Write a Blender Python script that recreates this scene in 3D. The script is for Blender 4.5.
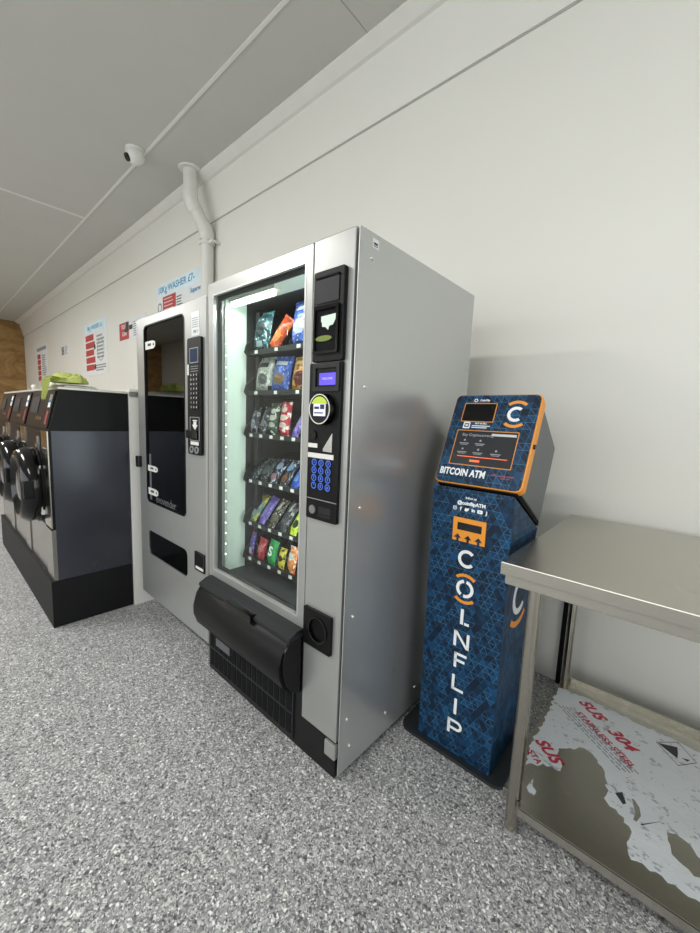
import bpy, bmesh, math, random
from mathutils import Matrix, Vector
for o in list(bpy.data.objects): bpy.data.objects.remove(o)
S = bpy.context.scene
COL = S.collection
# ------------------------------------------------------------------ camera
YAW, PITCH, ROLL = -0.7253, -0.1223, 0.0415
fw = Vector((math.sin(YAW)*math.cos(PITCH), math.cos(YAW)*math.cos(PITCH), math.sin(PITCH)))
r0 = Vector((math.cos(YAW), -math.sin(YAW), 0)); u0 = r0.cross(fw)
rt = r0*math.cos(ROLL)+u0*math.sin(ROLL); up = u0*math.cos(ROLL)-r0*math.sin(ROLL)
cam = bpy.data.cameras.new('camera'); camo = bpy.data.objects.new('camera', cam); COL.objects.link(camo)
cam.sensor_fit = 'HORIZONTAL'; cam.sensor_width = 36; cam.lens = 383.25/700*36; cam.clip_start = .02
M = Matrix((rt, up, -fw)).transposed().to_4x4(); M.translation = (0, -2.0711, 1.2715)
camo.matrix_world = M; S.camera = camo
# ------------------------------------------------------------------ light and exposure
S.view_settings.view_transform = 'Standard'; S.view_settings.look = 'None'
S.view_settings.gamma = 1; S.view_settings.use_curve_mapping = False; S.view_settings.exposure = 0
w = bpy.data.worlds.new('world'); S.world = w; w.use_nodes = True
w.node_tree.nodes['Background'].inputs[0].default_value = (.93, .97, 1, 1)
w.node_tree.nodes['Background'].inputs[1].default_value = 1.4
def area(name, loc, rot, sx, sy, e, col=(1, 1, 1)):
    l = bpy.data.lights.new(name, 'AREA'); l.shape = 'RECTANGLE'; l.size = sx; l.size_y = sy; l.energy = e; l.color = col
    o = bpy.data.objects.new(name, l); COL.objects.link(o); o.location = loc; o.rotation_euler = rot; return o
LAMPS = [(-8.5, -3.4), (-4.3, -3.4), (-.6, -3.6), (-12.2, -3.4)]  # last one added only to brighten the far left wall
for i, (lx, ly) in enumerate(LAMPS):
    area('ceiling_lamp_light', (lx, ly, 3.44), (0, 0, 0), 1.5, .16, (135, 102, 52, 70)[i], (1, .985, .95))
area('daylight_right', (2.86, -2.4, 1.45), (0, math.radians(90), 0), 2.3, 3.4, 46, (.95, .98, 1))
area('daylight_front', (-1.9, -5.85, 1.8), (math.radians(90), 0, 0), 6.4, 1.75, 78, (.95, .98, 1))

# ------------------------------------------------------------------ helpers
def lin(c):
    if isinstance(c, str):
        c = [int(c[i:i+2], 16)/255 for i in (0, 2, 4)]
    return tuple(x/12.92 if x <= .04045 else ((x+.055)/1.055)**2.4 for x in c)+(1,)
class NT:
    def __init__(s, name):
        s.m = bpy.data.materials.new(name); s.m.use_nodes = True; s.t = s.m.node_tree
        s.b = s.t.nodes['Principled BSDF']
    def n(s, typ, **kw):
        x = s.t.nodes.new(typ)
        for k, v in kw.items(): setattr(x, k, v)
        return x
    def l(s, a, b): s.t.links.new(a, b)
    def val(s, node, i, v):
        if isinstance(v, bpy.types.NodeSocket): s.l(v, node.inputs[i])
        else: node.inputs[i].default_value = v
    def math(s, op, a, b=0, c=None):
        x = s.n('ShaderNodeMath', operation=op); s.val(x, 0, a); s.val(x, 1, b)
        if c is not None: s.val(x, 2, c)
        return x.outputs[0]
    def mix(s, f, a, b):
        x = s.n('ShaderNodeMix', data_type='RGBA'); s.val(x, 0, f); s.val(x, 6, a); s.val(x, 7, b); return x.outputs[2]
    def coord(s): return s.n('ShaderNodeTexCoord').outputs['Object']
    def geo(s): return s.n('ShaderNodeNewGeometry').outputs['Position']
    def noise(s, vec, scale, detail=2, rough=.5):
        x = s.n('ShaderNodeTexNoise'); s.l(vec, x.inputs['Vector']); x.inputs['Scale'].default_value = scale
        x.inputs['Detail'].default_value = detail; x.inputs['Roughness'].default_value = rough; return x.outputs['Fac']
    def ramp(s, f, stops, interp='LINEAR'):
        x = s.n('ShaderNodeValToRGB'); x.color_ramp.interpolation = interp
        e = x.color_ramp.elements
        while len(e) < len(stops): e.new(.5)
        for q, (p, c) in zip(e, stops): q.position = p; q.color = lin(c)
        s.l(f, x.inputs[0]); return x.outputs[0]
    def mapping(s, vec, sc):
        x = s.n('ShaderNodeMapping'); s.l(vec, x.inputs[0]); x.inputs['Scale'].default_value = sc; return x.outputs[0]
    def bump(s, h, strength=.2, dist=.002):
        x = s.n('ShaderNodeBump'); x.inputs['Strength'].default_value = strength; x.inputs['Distance'].default_value = dist
        s.l(h, x.inputs['Height']); s.l(x.outputs[0], s.b.inputs['Normal'])
CACHE = {}
def pbr(name, col, rough=.5, metal=0, spec=.5, emit=0, coat=0, var=.04, sc=8, stretch=None, ecol=None):
    if name in CACHE: return CACHE[name]
    t = NT(name); b = t.b; c = lin(col)
    f = t.noise(t.mapping(t.coord(), stretch or (1, 1, 1)), sc, 3)
    dark = tuple(max(0, x*(1-var*2)) for x in c[:3])+(1,); lt = tuple(min(1, x*(1+var*2)) for x in c[:3])+(1,)
    t.l(t.mix(f, dark, lt), b.inputs['Base Color'])
    b.inputs['Roughness'].default_value = rough; b.inputs['Metallic'].default_value = metal
    b.inputs['Specular IOR Level'].default_value = spec; b.inputs['Coat Weight'].default_value = coat
    if emit:
        b.inputs['Emission Color'].default_value = lin(ecol or col); b.inputs['Emission Strength'].default_value = emit
    CACHE[name] = t.m; return t.m
def steel(name, col, rough, stretch, metal=1, smudge=.1):
    t = NT(name); b = t.b; P = t.coord(); c = lin(col)
    f = t.noise(t.mapping(P, stretch), 60, 4, .6); g = t.noise(P, 5, 4, .6)
    a = tuple(x*.93 for x in c[:3])+(1,); d = tuple(min(1, x*1.06) for x in c[:3])+(1,)
    t.l(t.mix(f, a, d), b.inputs['Base Color']); b.inputs['Metallic'].default_value = metal
    t.l(t.math('ADD', t.math('ADD', t.math('MULTIPLY', f, .08), t.math('MULTIPLY', g, smudge)), rough-.04-smudge/2), b.inputs['Roughness'])
    t.bump(f, .05, .0005); return t.m

I4 = Matrix.Identity(4)
def frame(o, right, upv):
    r = Vector(right).normalized(); u = Vector(upv).normalized(); n = r.cross(u)
    m = Matrix((r, u, n)).transposed().to_4x4(); m.translation = Vector(o); return m
def rrect(a0, a1, b0, b1, r, n=6):
    if r <= 0: return [(a0, b0), (a1, b0), (a1, b1), (a0, b1)]
    out = []
    for cx, cy, s in ((a1-r, b0+r, -90), (a1-r, b1-r, 0), (a0+r, b1-r, 90), (a0+r, b0+r, 180)):
        for i in range(n+1):
            t = math.radians(s+90*i/n); out.append((cx+r*math.cos(t), cy+r*math.sin(t)))
    return out
def circ(cx, cy, r, n=28, ry=None): return [(cx+r*math.cos(2*math.pi*i/n), cy+(ry or r)*math.sin(2*math.pi*i/n)) for i in range(n)]
class MB:
    def __init__(s): s.b = bmesh.new()
    def merge(s, t, m=I4):
        if m is not I4: t.transform(m)
        me = bpy.data.meshes.new('t'); t.to_mesh(me); t.free(); s.b.from_mesh(me); bpy.data.meshes.remove(me); return s
    def box(s, x0, x1, y0, y1, z0, z1, m=I4, bev=0):
        t = bmesh.new(); bmesh.ops.create_cube(t, size=1)
        bmesh.ops.transform(t, matrix=Matrix.Translation(((x0+x1)/2, (y0+y1)/2, (z0+z1)/2)) @ Matrix.Diagonal((abs(x1-x0), abs(y1-y0), abs(z1-z0), 1)), verts=t.verts)
        if bev: bmesh.ops.bevel(t, geom=t.edges[:], offset=bev, segments=2, affect='EDGES', profile=.7)
        return s.merge(t, m)
    def prism(s, pts, d0, d1, m=I4, holes=(), bev=0):
        t = bmesh.new(); es = []
        for loop in [pts]+list(holes):
            vs = [t.verts.new((p[0], p[1], d0)) for p in loop]
            for i in range(len(vs)): es.append(t.edges.new((vs[i], vs[(i+1) % len(vs)])))
        if len(holes) == 1 and len(holes[0]) == len(pts):
            for e in es: t.edges.remove(e)
            vv = t.verts[:]; k = len(pts); A_, B_ = vv[:k], vv[k:]
            for i in range(k): t.faces.new((A_[i], A_[(i+1) % k], B_[(i+1) % k], B_[i]))
        elif holes:
            bmesh.ops.triangle_fill(t, edges=es, use_beauty=True)
        else:
            t.faces.new(t.verts[:])
        r = bmesh.ops.extrude_face_region(t, geom=t.faces[:])
        for v in [g for g in r['geom'] if isinstance(g, bmesh.types.BMVert)]: v.co.z = d1
        bmesh.ops.recalc_face_normals(t, faces=t.faces[:])
        if bev:
            ed = [e for e in t.edges if len(e.link_faces) == 2 and e.calc_face_angle(0) > .6]
            bmesh.ops.bevel(t, geom=ed, offset=bev, segments=2, affect='EDGES', profile=.7)
        return s.merge(t, m)
    def sheet(s, pts, d, m=I4, holes=()):
        return s.prism(pts, d, d+.0006, m, holes)
    def tube(s, path, r, n=12, closed=False, caps=True):
        t = bmesh.new(); P = [Vector(p) for p in path]; k = len(P); rr = r if hasattr(r, '__len__') else [r]*k
        prev = None; rings = []
        for i in range(k):
            a = P[i-1] if (i > 0 or closed) else P[i]; c = P[(i+1) % k] if (i < k-1 or closed) else P[i]
            d = (c-a).normalized()
            if prev is None: prev = d.orthogonal().normalized()
            prev = (prev-d*prev.dot(d)).normalized(); q = d.cross(prev)
            rings.append([t.verts.new(P[i]+(prev*math.cos(2*math.pi*j/n)+q*math.sin(2*math.pi*j/n))*rr[i]) for j in range(n)])
        for i in range(k if closed else k-1):
            A, B = rings[i], rings[(i+1) % k]
            for j in range(n): t.faces.new((A[j], A[(j+1) % n], B[(j+1) % n], B[j]))
        if caps and not closed: t.faces.new(rings[0][::-1]); t.faces.new(rings[-1])
        bmesh.ops.recalc_face_normals(t, faces=t.faces[:])
        return s.merge(t)
    def cyl(s, p0, p1, r0, r1=None, n=24): return s.tube([p0, p1], [r0, r0 if r1 is None else r1], n)
    def lathe(s, prof, m=I4, n=24):
        t = bmesh.new(); rings = []
        for r, z in prof:
            rings.append([t.verts.new((max(r, 1e-5)*math.cos(2*math.pi*j/n), max(r, 1e-5)*math.sin(2*math.pi*j/n), z)) for j in range(n)])
        for A, B in zip(rings, rings[1:]):
            for j in range(n): t.faces.new((A[j], A[(j+1) % n], B[(j+1) % n], B[j]))
        t.faces.new(rings[0][::-1]); t.faces.new(rings[-1])
        bmesh.ops.recalc_face_normals(t, faces=t.faces[:]); return s.merge(t, m)
    def sphere(s, c, r, sc=(1, 1, 1), m=I4):
        t = bmesh.new(); bmesh.ops.create_uvsphere(t, u_segments=24, v_segments=14, radius=r)
        bmesh.ops.transform(t, matrix=Matrix.Translation(c) @ Matrix.Diagonal((*sc, 1)), verts=t.verts); return s.merge(t, m)
    def arc(s, cx, cy, r, wd, a0, a1, d0, d1, m=I4, n=20):
        o = [(cx+(r+wd/2)*math.cos(math.radians(a0+(a1-a0)*i/n)), cy+(r+wd/2)*math.sin(math.radians(a0+(a1-a0)*i/n))) for i in range(n+1)]
        q = [(cx+(r-wd/2)*math.cos(math.radians(a0+(a1-a0)*i/n)), cy+(r-wd/2)*math.sin(math.radians(a0+(a1-a0)*i/n))) for i in range(n+1)]
        return s.prism(o+q[::-1], d0, d1, m)
    def ring(s, cx, cy, r, wd, d0, d1, m=I4, n=28):
        return s.prism(circ(cx, cy, r+wd/2, n), d0, d1, m, [circ(cx, cy, r-wd/2, n)])
    def text(s, txt, size, m, align='CENTER', bold=0, ext=.0004, sx=1, space=1, shear=0):
        c = bpy.data.curves.new('t', 'FONT'); c.body = txt; c.size = size; c.align_x = align; c.align_y = 'CENTER'
        c.extrude = ext; c.offset = bold; c.resolution_u = 3; c.space_character = space; c.shear = shear
        o = bpy.data.objects.new('t', c); COL.objects.link(o); bpy.context.view_layer.update()
        me = bpy.data.meshes.new_from_object(o.evaluated_get(bpy.context.evaluated_depsgraph_get()))
        me.transform(m @ Matrix.Diagonal((sx, 1, 1, 1))); s.b.from_mesh(me)
        bpy.data.objects.remove(o); bpy.data.curves.remove(c); bpy.data.meshes.remove(me); return s
    def done(s, name, mat, parent=None, smooth=False, label=None):
        me = bpy.data.meshes.new(name)
        off = Vector((0, 0, 0)); q = parent
        while q: off += q.location; q = q.parent
        bmesh.ops.translate(s.b, vec=-off, verts=s.b.verts)
        s.b.to_mesh(me); s.b.free(); me.materials.append(mat)
        if smooth:
            for p in me.polygons: p.use_smooth = True
            try: me.set_sharp_from_angle(angle=math.radians(40))
            except Exception: pass
        o = bpy.data.objects.new(name, me); COL.objects.link(o)
        if parent: o.parent = parent
        if label: o['label'] = label
        return o
def tag(o, label, cat, group=None, loc=None):
    o['label'] = label; o['category'] = cat
    if group: o['group'] = group
    if loc:
        v = Vector(loc)-o.location; o.data.transform(Matrix.Translation(-v)); o.location = loc
    return o
def thing(name, label, cat, loc, group=None):
    o = bpy.data.objects.new(name, None); COL.objects.link(o); o.location = loc; o.empty_display_size = .1
    o['label'] = label; o['category'] = cat
    if group: o['group'] = group
    return o
def struct(o): o['kind'] = 'structure'; return o

# ------------------------------------------------------------------ materials
def wall_mat():
    t = NT('painted_wall'); P = t.geo(); b = t.b
    n = t.noise(P, 1.2, 3); sm = t.noise(t.mapping(P, (1, 1, 1.6)), 2.4, 5, .62)
    s2 = t.noise(P, 9, 3, .6)
    m = t.math('MULTIPLY', t.math('GREATER_THAN', sm, .68), t.math('MULTIPLY', t.math('GREATER_THAN', s2, .56), .35))
    t.l(t.mix(m, t.mix(n, lin('d9d8d0'), lin('dfded7')), lin('bdbab0')), b.inputs['Base Color'])
    b.inputs['Roughness'].default_value = .42; b.inputs['Specular IOR Level'].default_value = .35
    t.bump(t.noise(P, 300, 2), .04, .001); return t.m
WALL = wall_mat()
CEIL = pbr('ceiling_paint', 'bdbcb7', .75, var=.02, sc=2)
TRIM = pbr('trim_white', 'dcdbd5', .5, var=.02)
def floor_mat():
    t = NT('flake_floor'); P = t.geo(); b = t.b
    wv = t.n('ShaderNodeTexNoise'); t.l(P, wv.inputs['Vector']); wv.inputs['Scale'].default_value = 90
    off = t.n('ShaderNodeVectorMath', operation='MULTIPLY_ADD'); t.l(wv.outputs['Color'], off.inputs[0])
    off.inputs[1].default_value = (.008, .008, 0); t.l(P, off.inputs[2])
    def vor(sc):
        v = t.n('ShaderNodeTexVoronoi'); t.l(off.outputs[0], v.inputs['Vector']); v.inputs['Scale'].default_value = sc
        x = t.n('ShaderNodeSeparateColor'); t.l(v.outputs['Color'], x.inputs[0]); return x.outputs[0], x.outputs[1]
    a, a2 = vor(165); c, c2 = vor(300)
    st = [(0, '525255'), (.09, '6d6d6f'), (.24, '858586'), (.46, '9b9b9b'), (.66, 'b0b0ae'), (.83, 'cacac7'), (.94, 'e6e6e2')]
    big = t.ramp(a, st, 'CONSTANT'); small = t.ramp(c, st, 'CONSTANT')
    t.l(t.mix(t.math('GREATER_THAN', a2, .45), big, small), b.inputs['Base Color'])
    b.inputs['Roughness'].default_value = .42; b.inputs['Specular IOR Level'].default_value = .3
    t.bump(c, .08, .001); return t.m
def osb_mat():
    t = NT('plywood_brown'); P = t.geo()
    n = t.noise(t.mapping(P, (1, .8, 1.4)), 2.0, 6, .62); n.node.inputs['Distortion'].default_value = 1.5
    t.l(t.ramp(n, [(.3, '6d4c2c'), (.5, '93703f'), (.62, 'a5824f'), (.8, '785834')]), t.b.inputs['Base Color']); t.b.inputs['Roughness'].default_value = .6
    return t.m
PAINT = steel('silver_paint', 'a6a7a4', .34, (1, 1, 30), .55, .08)
SIDEM = steel('silver_side_panel', 'bfc1c0', .30, (1, 40, 1), .72, .10)
EDGE = pbr('bright_edge', 'c6c7c4', .3, .6)
STEEL = steel('stainless', 'b9b6ac', .25, (.3, 9, 9), 1, .1)
STEEL2 = steel('stainless_leg', 'aaa69c', .17, (2, 2, .05), 1, .08)
BLK = pbr('black_plastic', '09090a', .42, var=.1, spec=.2)
BLKG = pbr('black_gloss', '060607', .14, spec=.4)
BLKM = pbr('black_matt', '08080a', .8, spec=.2)
DGREY = pbr('dark_grey_plastic', '1d1e21', .5, spec=.3)
WHT = pbr('white_plastic', 'd6d6d0', .4)
PAPER = pbr('paper_white', 'd9dcdc', .6)
RED = pbr('print_red', 'b03a3a', .6, var=.12, sc=30)
BLUEP = pbr('print_blue', '3f8fb5', .6)
LBLUE = pbr('print_light_blue', 'd0e2ea', .6, var=.08)
INK = pbr('print_black', '2a2b2e', .6)
GINK = pbr('print_grey', '8d9093', .6)
def glass(name, tint=(1, 1, 1, 1), ior=1.5, rough=0, k=1):
    t = NT(name); t.t.nodes.remove(t.b); out = t.t.nodes['Material Output']
    tr = t.n('ShaderNodeBsdfTransparent'); tr.inputs[0].default_value = tint
    gl = t.n('ShaderNodeBsdfGlossy'); gl.inputs['Roughness'].default_value = rough
    fr = t.n('ShaderNodeFresnel'); fr.inputs[0].default_value = ior
    bf = t.n('ShaderNodeNewGeometry').outputs['Backfacing']
    mx = t.n('ShaderNodeMixShader'); t.l(t.math('MULTIPLY', t.math('MULTIPLY', fr.outputs[0], k), t.math('SUBTRACT', 1, bf)), mx.inputs[0]); t.l(tr.outputs[0], mx.inputs[1]); t.l(gl.outputs[0], mx.inputs[2])
    t.l(mx.outputs[0], out.inputs[0]); return t.m
GLASS = glass('clear_glass', (.93, .97, .95, 1))
SMOKE = glass('smoked_glass', (.10, .10, .11, 1), 1.55, 0, 1.25)

# ------------------------------------------------------------------ the room
XL, XR, YF, ZC = -13.97, 2.95, -6.0, 3.52
struct(MB().box(XL-.1, XR+.1, YF-.1, .1, -.1, 0).done('floor', floor_mat()))
struct(MB().box(XL-.1, XR+.1, YF-.1, .1, ZC, ZC+.1).done('ceiling', CEIL))
struct(MB().box(XL-.1, XR+.1, 0, .1, 0, ZC).done('wall_back', WALL))
struct(MB().prism([(-.007, 3.157), (.0, 3.157), (0, ZC), (-.10, ZC)], XL, XR, Matrix(((0, 0, 1, 0), (1, 0, 0, 0), (0, 1, 0, 0), (0, 0, 0, 1)))).done('trim_1', WALL))
YZ = Matrix(((0, 0, 1, 0), (1, 0, 0, 0), (0, 1, 0, 0), (0, 0, 0, 1)))     # (a,b,d) -> (x=d, y=a, z=b)
struct(MB().box(XL, XR, -.003, 0, 3.146, 3.157).done('trim_2', pbr('groove_grey', 'a5a59e', .7)))
struct(MB().prism([(-.095, ZC), (-.175, ZC), (-.175, ZC-.012), (-.11, ZC-.05), (-.085, ZC-.055)], XL, XR, YZ).done('trim_3', TRIM))
struct(MB().box(XL-.1, XL, YF, 0, 0, ZC).done('wall_left', osb_mat()))
def wall_open(name, horiz, c0, c1, a0, a1, wa0, wa1, wz0, wz1):
    m = MB()
    def b(p0, p1, z0, z1):
        if horiz: m.box(p0, p1, c0, c1, z0, z1)
        else: m.box(c0, c1, p0, p1, z0, z1)
    b(a0, wa0, 0, ZC); b(wa1, a1, 0, ZC); b(wa0, wa1, 0, wz0); b(wa0, wa1, wz1, ZC)
    return struct(m.done(name, WALL))
wall_open('wall_right', False, XR, XR+.1, YF, 0, -4.2, -.7, .25, 2.65)
wall_open('wall_front', True, YF-.1, YF, XL, XR, -5.2, 1.5, .9, 2.75)
struct(MB().box(XR+.04, XR+.05, -4.2, -.7, .25, 2.65).done('window_1', glass('window_glass')))
struct(MB().box(-5.2, 1.5, YF-.06, YF-.05, .9, 2.75).done('window_2', glass('window_glass_front')))
m = MB(); m.box(XL, XR, -.606, -.583, ZC-.006, ZC); struct(m.done('trim_4', TRIM))
for i, x in enumerate((-5.69,)):
    struct(MB().box(x-.016, x+.016, YF, -.606, ZC-.005, ZC).done('trim_%d' % (5+i), TRIM))
struct(MB().box(-1.686, -1.682, -.58, -.17, ZC-.002, ZC).done('trim_7', pbr('seam_grey', '9b9b97', .7)))
struct(MB().box(-4.75, -2.64, -1.195, -1.03, 0, 1.40).box(-2.64, -2.615, -1.197, -1.03, 0, 1.40).done('wall_partition', TRIM))
for (lx, ly) in LAMPS:  # housings for every lamp, the added far-left one included
    t = thing('ceiling_light', 'white ceiling batten light over the laundry floor', 'ceiling light', (lx, ly, ZC), 'ceiling batten lights')
    MB().box(lx-.78, lx+.78, ly-.13, ly+.13, ZC-.06, ZC).done('housing', WHT, t)

# ------------------------------------------------------------------ camera dome and pipe
t = thing('security_camera', 'white dome security camera with black lens on the ceiling', 'security camera', (-3.90, -.665, ZC))
MB().cyl((-3.90, -.665, ZC), (-3.90, -.665, ZC-.02), .078, .075, 32).done('mount', WHT, t, True)
MB().sphere((-3.90, -.665, ZC-.045), .074).done('dome', WHT, t, True)
vd = (Vector((-4.1, -2.6, 2.3))-Vector((-3.90, -.665, ZC-.045))).normalized()
MB().cyl(Vector((-3.90, -.665, ZC-.045))+vd*.05, Vector((-3.90, -.665, ZC-.045))+vd*.082, .036, .03, 24).done('lens', BLKG, t, True)
t = thing('drain_pipe', 'white plastic pipe dropping from the ceiling and bending back to the wall', 'pipe', (-3.85, -.2, 2))
PV = pbr('pvc_white', 'd3d2cb', .35, var=.02)
px, pr = -3.77, .062
MB().tube([(px, -.235, ZC), (px, -.235, 3.27), (px, -.225, 3.245), (px, -.085, 3.045), (px, -.07, 3.01), (px, -.07, .02)], pr, 28).done('pipe_run', PV, t, True)
MB().cyl((px, -.235, ZC), (px, -.235, ZC-.012), .105, .098, 32).done('ceiling_flange', PV, t, True)
MB().tube([(px, -.235, 3.33), (px, -.235, 3.27), (px, -.225, 3.245), (px, -.188, 3.192)], pr+.007, 28).done('elbow', PV, t, True)
MB().tube([(px, -.122, 3.098), (px, -.085, 3.045), (px, -.07, 3.01), (px, -.07, 2.95)], pr+.007, 28).done('elbow', PV, t, True)
MB().tube([(px, -.07, 2.93), (px, -.07, 2.905)], pr+.012, 28).box(px+.07, px+.13, -.09, -.06, 2.905, 2.93).cyl((px+.125, -.075, 2.917), (px+.125, 0, 2.917), .012).done('pipe_clip', WHT, t, True)

# ------------------------------------------------------------------ wall posters (flat sheets on the back wall)
WF = frame((0, 0, 0), (1, 0, 0), (0, 0, 1))      # a=x, b=z, normal -y
def poster(name, label, x0, x1, z0, z1, build, cat='poster'):
    t = thing(name, label, cat, ((x0+x1)/2, 0, z0))
    MB().box(x0, x1, -.004, 0, z0, z1).done('sheet', PAPER, t)
    build(t); return t
def rows(m, x0, x1, z0, z1, n, d=.0045, seed=0, fill=.55, gap=0):
    r = random.Random(seed)
    for i in range(n):
        z = z1-(z1-z0)*(i+.5)/n; h = (z1-z0)/n*fill/2; e = x0+(x1-x0)*r.uniform(.7, 1)
        m.prism([(x0, z-h), (e, z-h), (e, z+h), (x0, z+h)], d, d+.0006, WF)
    return m
def bar(m, x0, x1, z0, z1, d=.0045): return m.prism([(x0, z0), (x1, z0), (x1, z1), (x0, z1)], d, d+.0008, WF)
def T(x, z, d=.006): return frame((x, -d, z), (1, 0, 0), (0, 0, 1))
def p1(t):
    bar(MB(), -8.28, -7.1, 2.56, 2.71).done('header_band', LBLUE, t)
    MB().text('8Kg WASHER £6', .10, T(-7.69, 2.635), sx=1.1, bold=.001).done('header_lettering', BLUEP, t)
    m = MB(); 
    for k in range(5): bar(m, -8.22, -7.76+(k % 2)*.06, 2.43-k*.125, 2.53-k*.125)
    m.done('red_panel', RED, t)
    m = MB(); rows(m, -7.60, -7.2, 2.1, 2.5, 7, seed=1); rows(m, -7.68, -7.14, 1.90, 2.02, 3, seed=2)
    m.arc(-7.4, 2.24, .17, .015, 0, 350, .0045, .006, WF); m.done('printed_lines', GINK, t)
    m = MB()
    for z in (2.31, 1.98): m.prism(circ(-7.71, z, .045), .0055, .0065, WF)
    m.done('black_spot', INK, t)
poster('wall_poster', 'tall white instruction poster with blue heading and red list above the end washer', -8.32, -7.06, 1.85, 2.74, p1)
def p2(t):
    bar(MB(), -12.35, -11.35, 2.60, 2.68).done('header_band', GINK, t)
    m = MB()
    for k in range(5): bar(m, -12.33, -11.98, 2.42-k*.13, 2.53-k*.13)
    m.done('red_panel', RED, t)
    m = MB(); rows(m, -11.85, -11.4, 2.0, 2.5, 10, seed=4); m.done('printed_lines', GINK, t)
poster('wall_poster', 'farthest white poster with a red column next to the brown end wall', -12.47, -11.3, 1.88, 2.74, p2)
def p3(t):
    m = MB(); rows(m, -9.94, -9.72, 2.34, 2.5, 6, seed=5, fill=.7); m.done('printed_lines', INK, t)
    m = MB(); rows(m, -9.68, -9.46, 2.34, 2.5, 6, seed=6, fill=.5); m.done('printed_column', GINK, t)
poster('wall_notice', 'small grey notice on the wall between the two tall posters', -9.98, -9.43, 2.31, 2.53, p3, 'notice')
def p4(t):
    m = MB(); bar(m, -6.50, -6.12, 2.28, 2.52); m.done('red_panel', RED, t)
    m = MB(); bar(m, -6.11, -5.98, 2.4, 2.46); m.prism([(-6.3, 2.38), (-6.12, 2.38), (-6.12, 2.5), (-6.2, 2.52)], .0055, .0065, WF); rows(m, -5.95, -5.6, 2.29, 2.5, 7, seed=7, fill=.3); m.done('printed_lines', INK, t)
    m = MB(); m.text('YOU', .08, T(-6.33, 2.46), bold=.002); m.text('CAN', .08, T(-6.3, 2.36), bold=.002); m.done('white_lettering', PAPER, t)
poster('wall_poster', 'red and white poster partly hidden behind the left machine', -6.54, -5.5, 2.255, 2.55, p4)
def p5(t):
    MB().prism([(-5.15, 2.66), (-3.92, 2.64), (-3.92, 2.79), (-5.15, 2.79)], .0042, .005, WF).done('header_band', LBLUE, t)
    m = MB(); m.text('10Kg WASHER £7-', .105, T(-5.10, 2.725), 'LEFT', sx=1.12, bold=.0015); m.text('Superwash', .075, T(-4.1, 2.59), bold=.001); m.done('header_lettering', BLUEP, t)
    MB().prism([(-4.97, 2.40), (-4.62, 2.40), (-4.62, 2.64), (-4.97, 2.64)], .0052, .0062, WF).done('red_panel', RED, t)
    m = MB(); rows(m, -4.60, -4.45, 2.45, 2.6, 5, seed=9, fill=.35, d=.0055)
    m.arc(-5.06, 2.53, .05, .012, 0, 350, .0055, .0065, WF); m.done('printed_lines', INK, t)
    m = MB(); rows(m, -4.94, -4.65, 2.43, 2.63, 5, seed=3, fill=.2, d=.0064); m.done('white_lettering', PAPER, t)
poster('wall_poster', 'white washer price poster beside the pipe above the left machine', -5.16, -3.9, 2.0, 2.80, p5)

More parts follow.
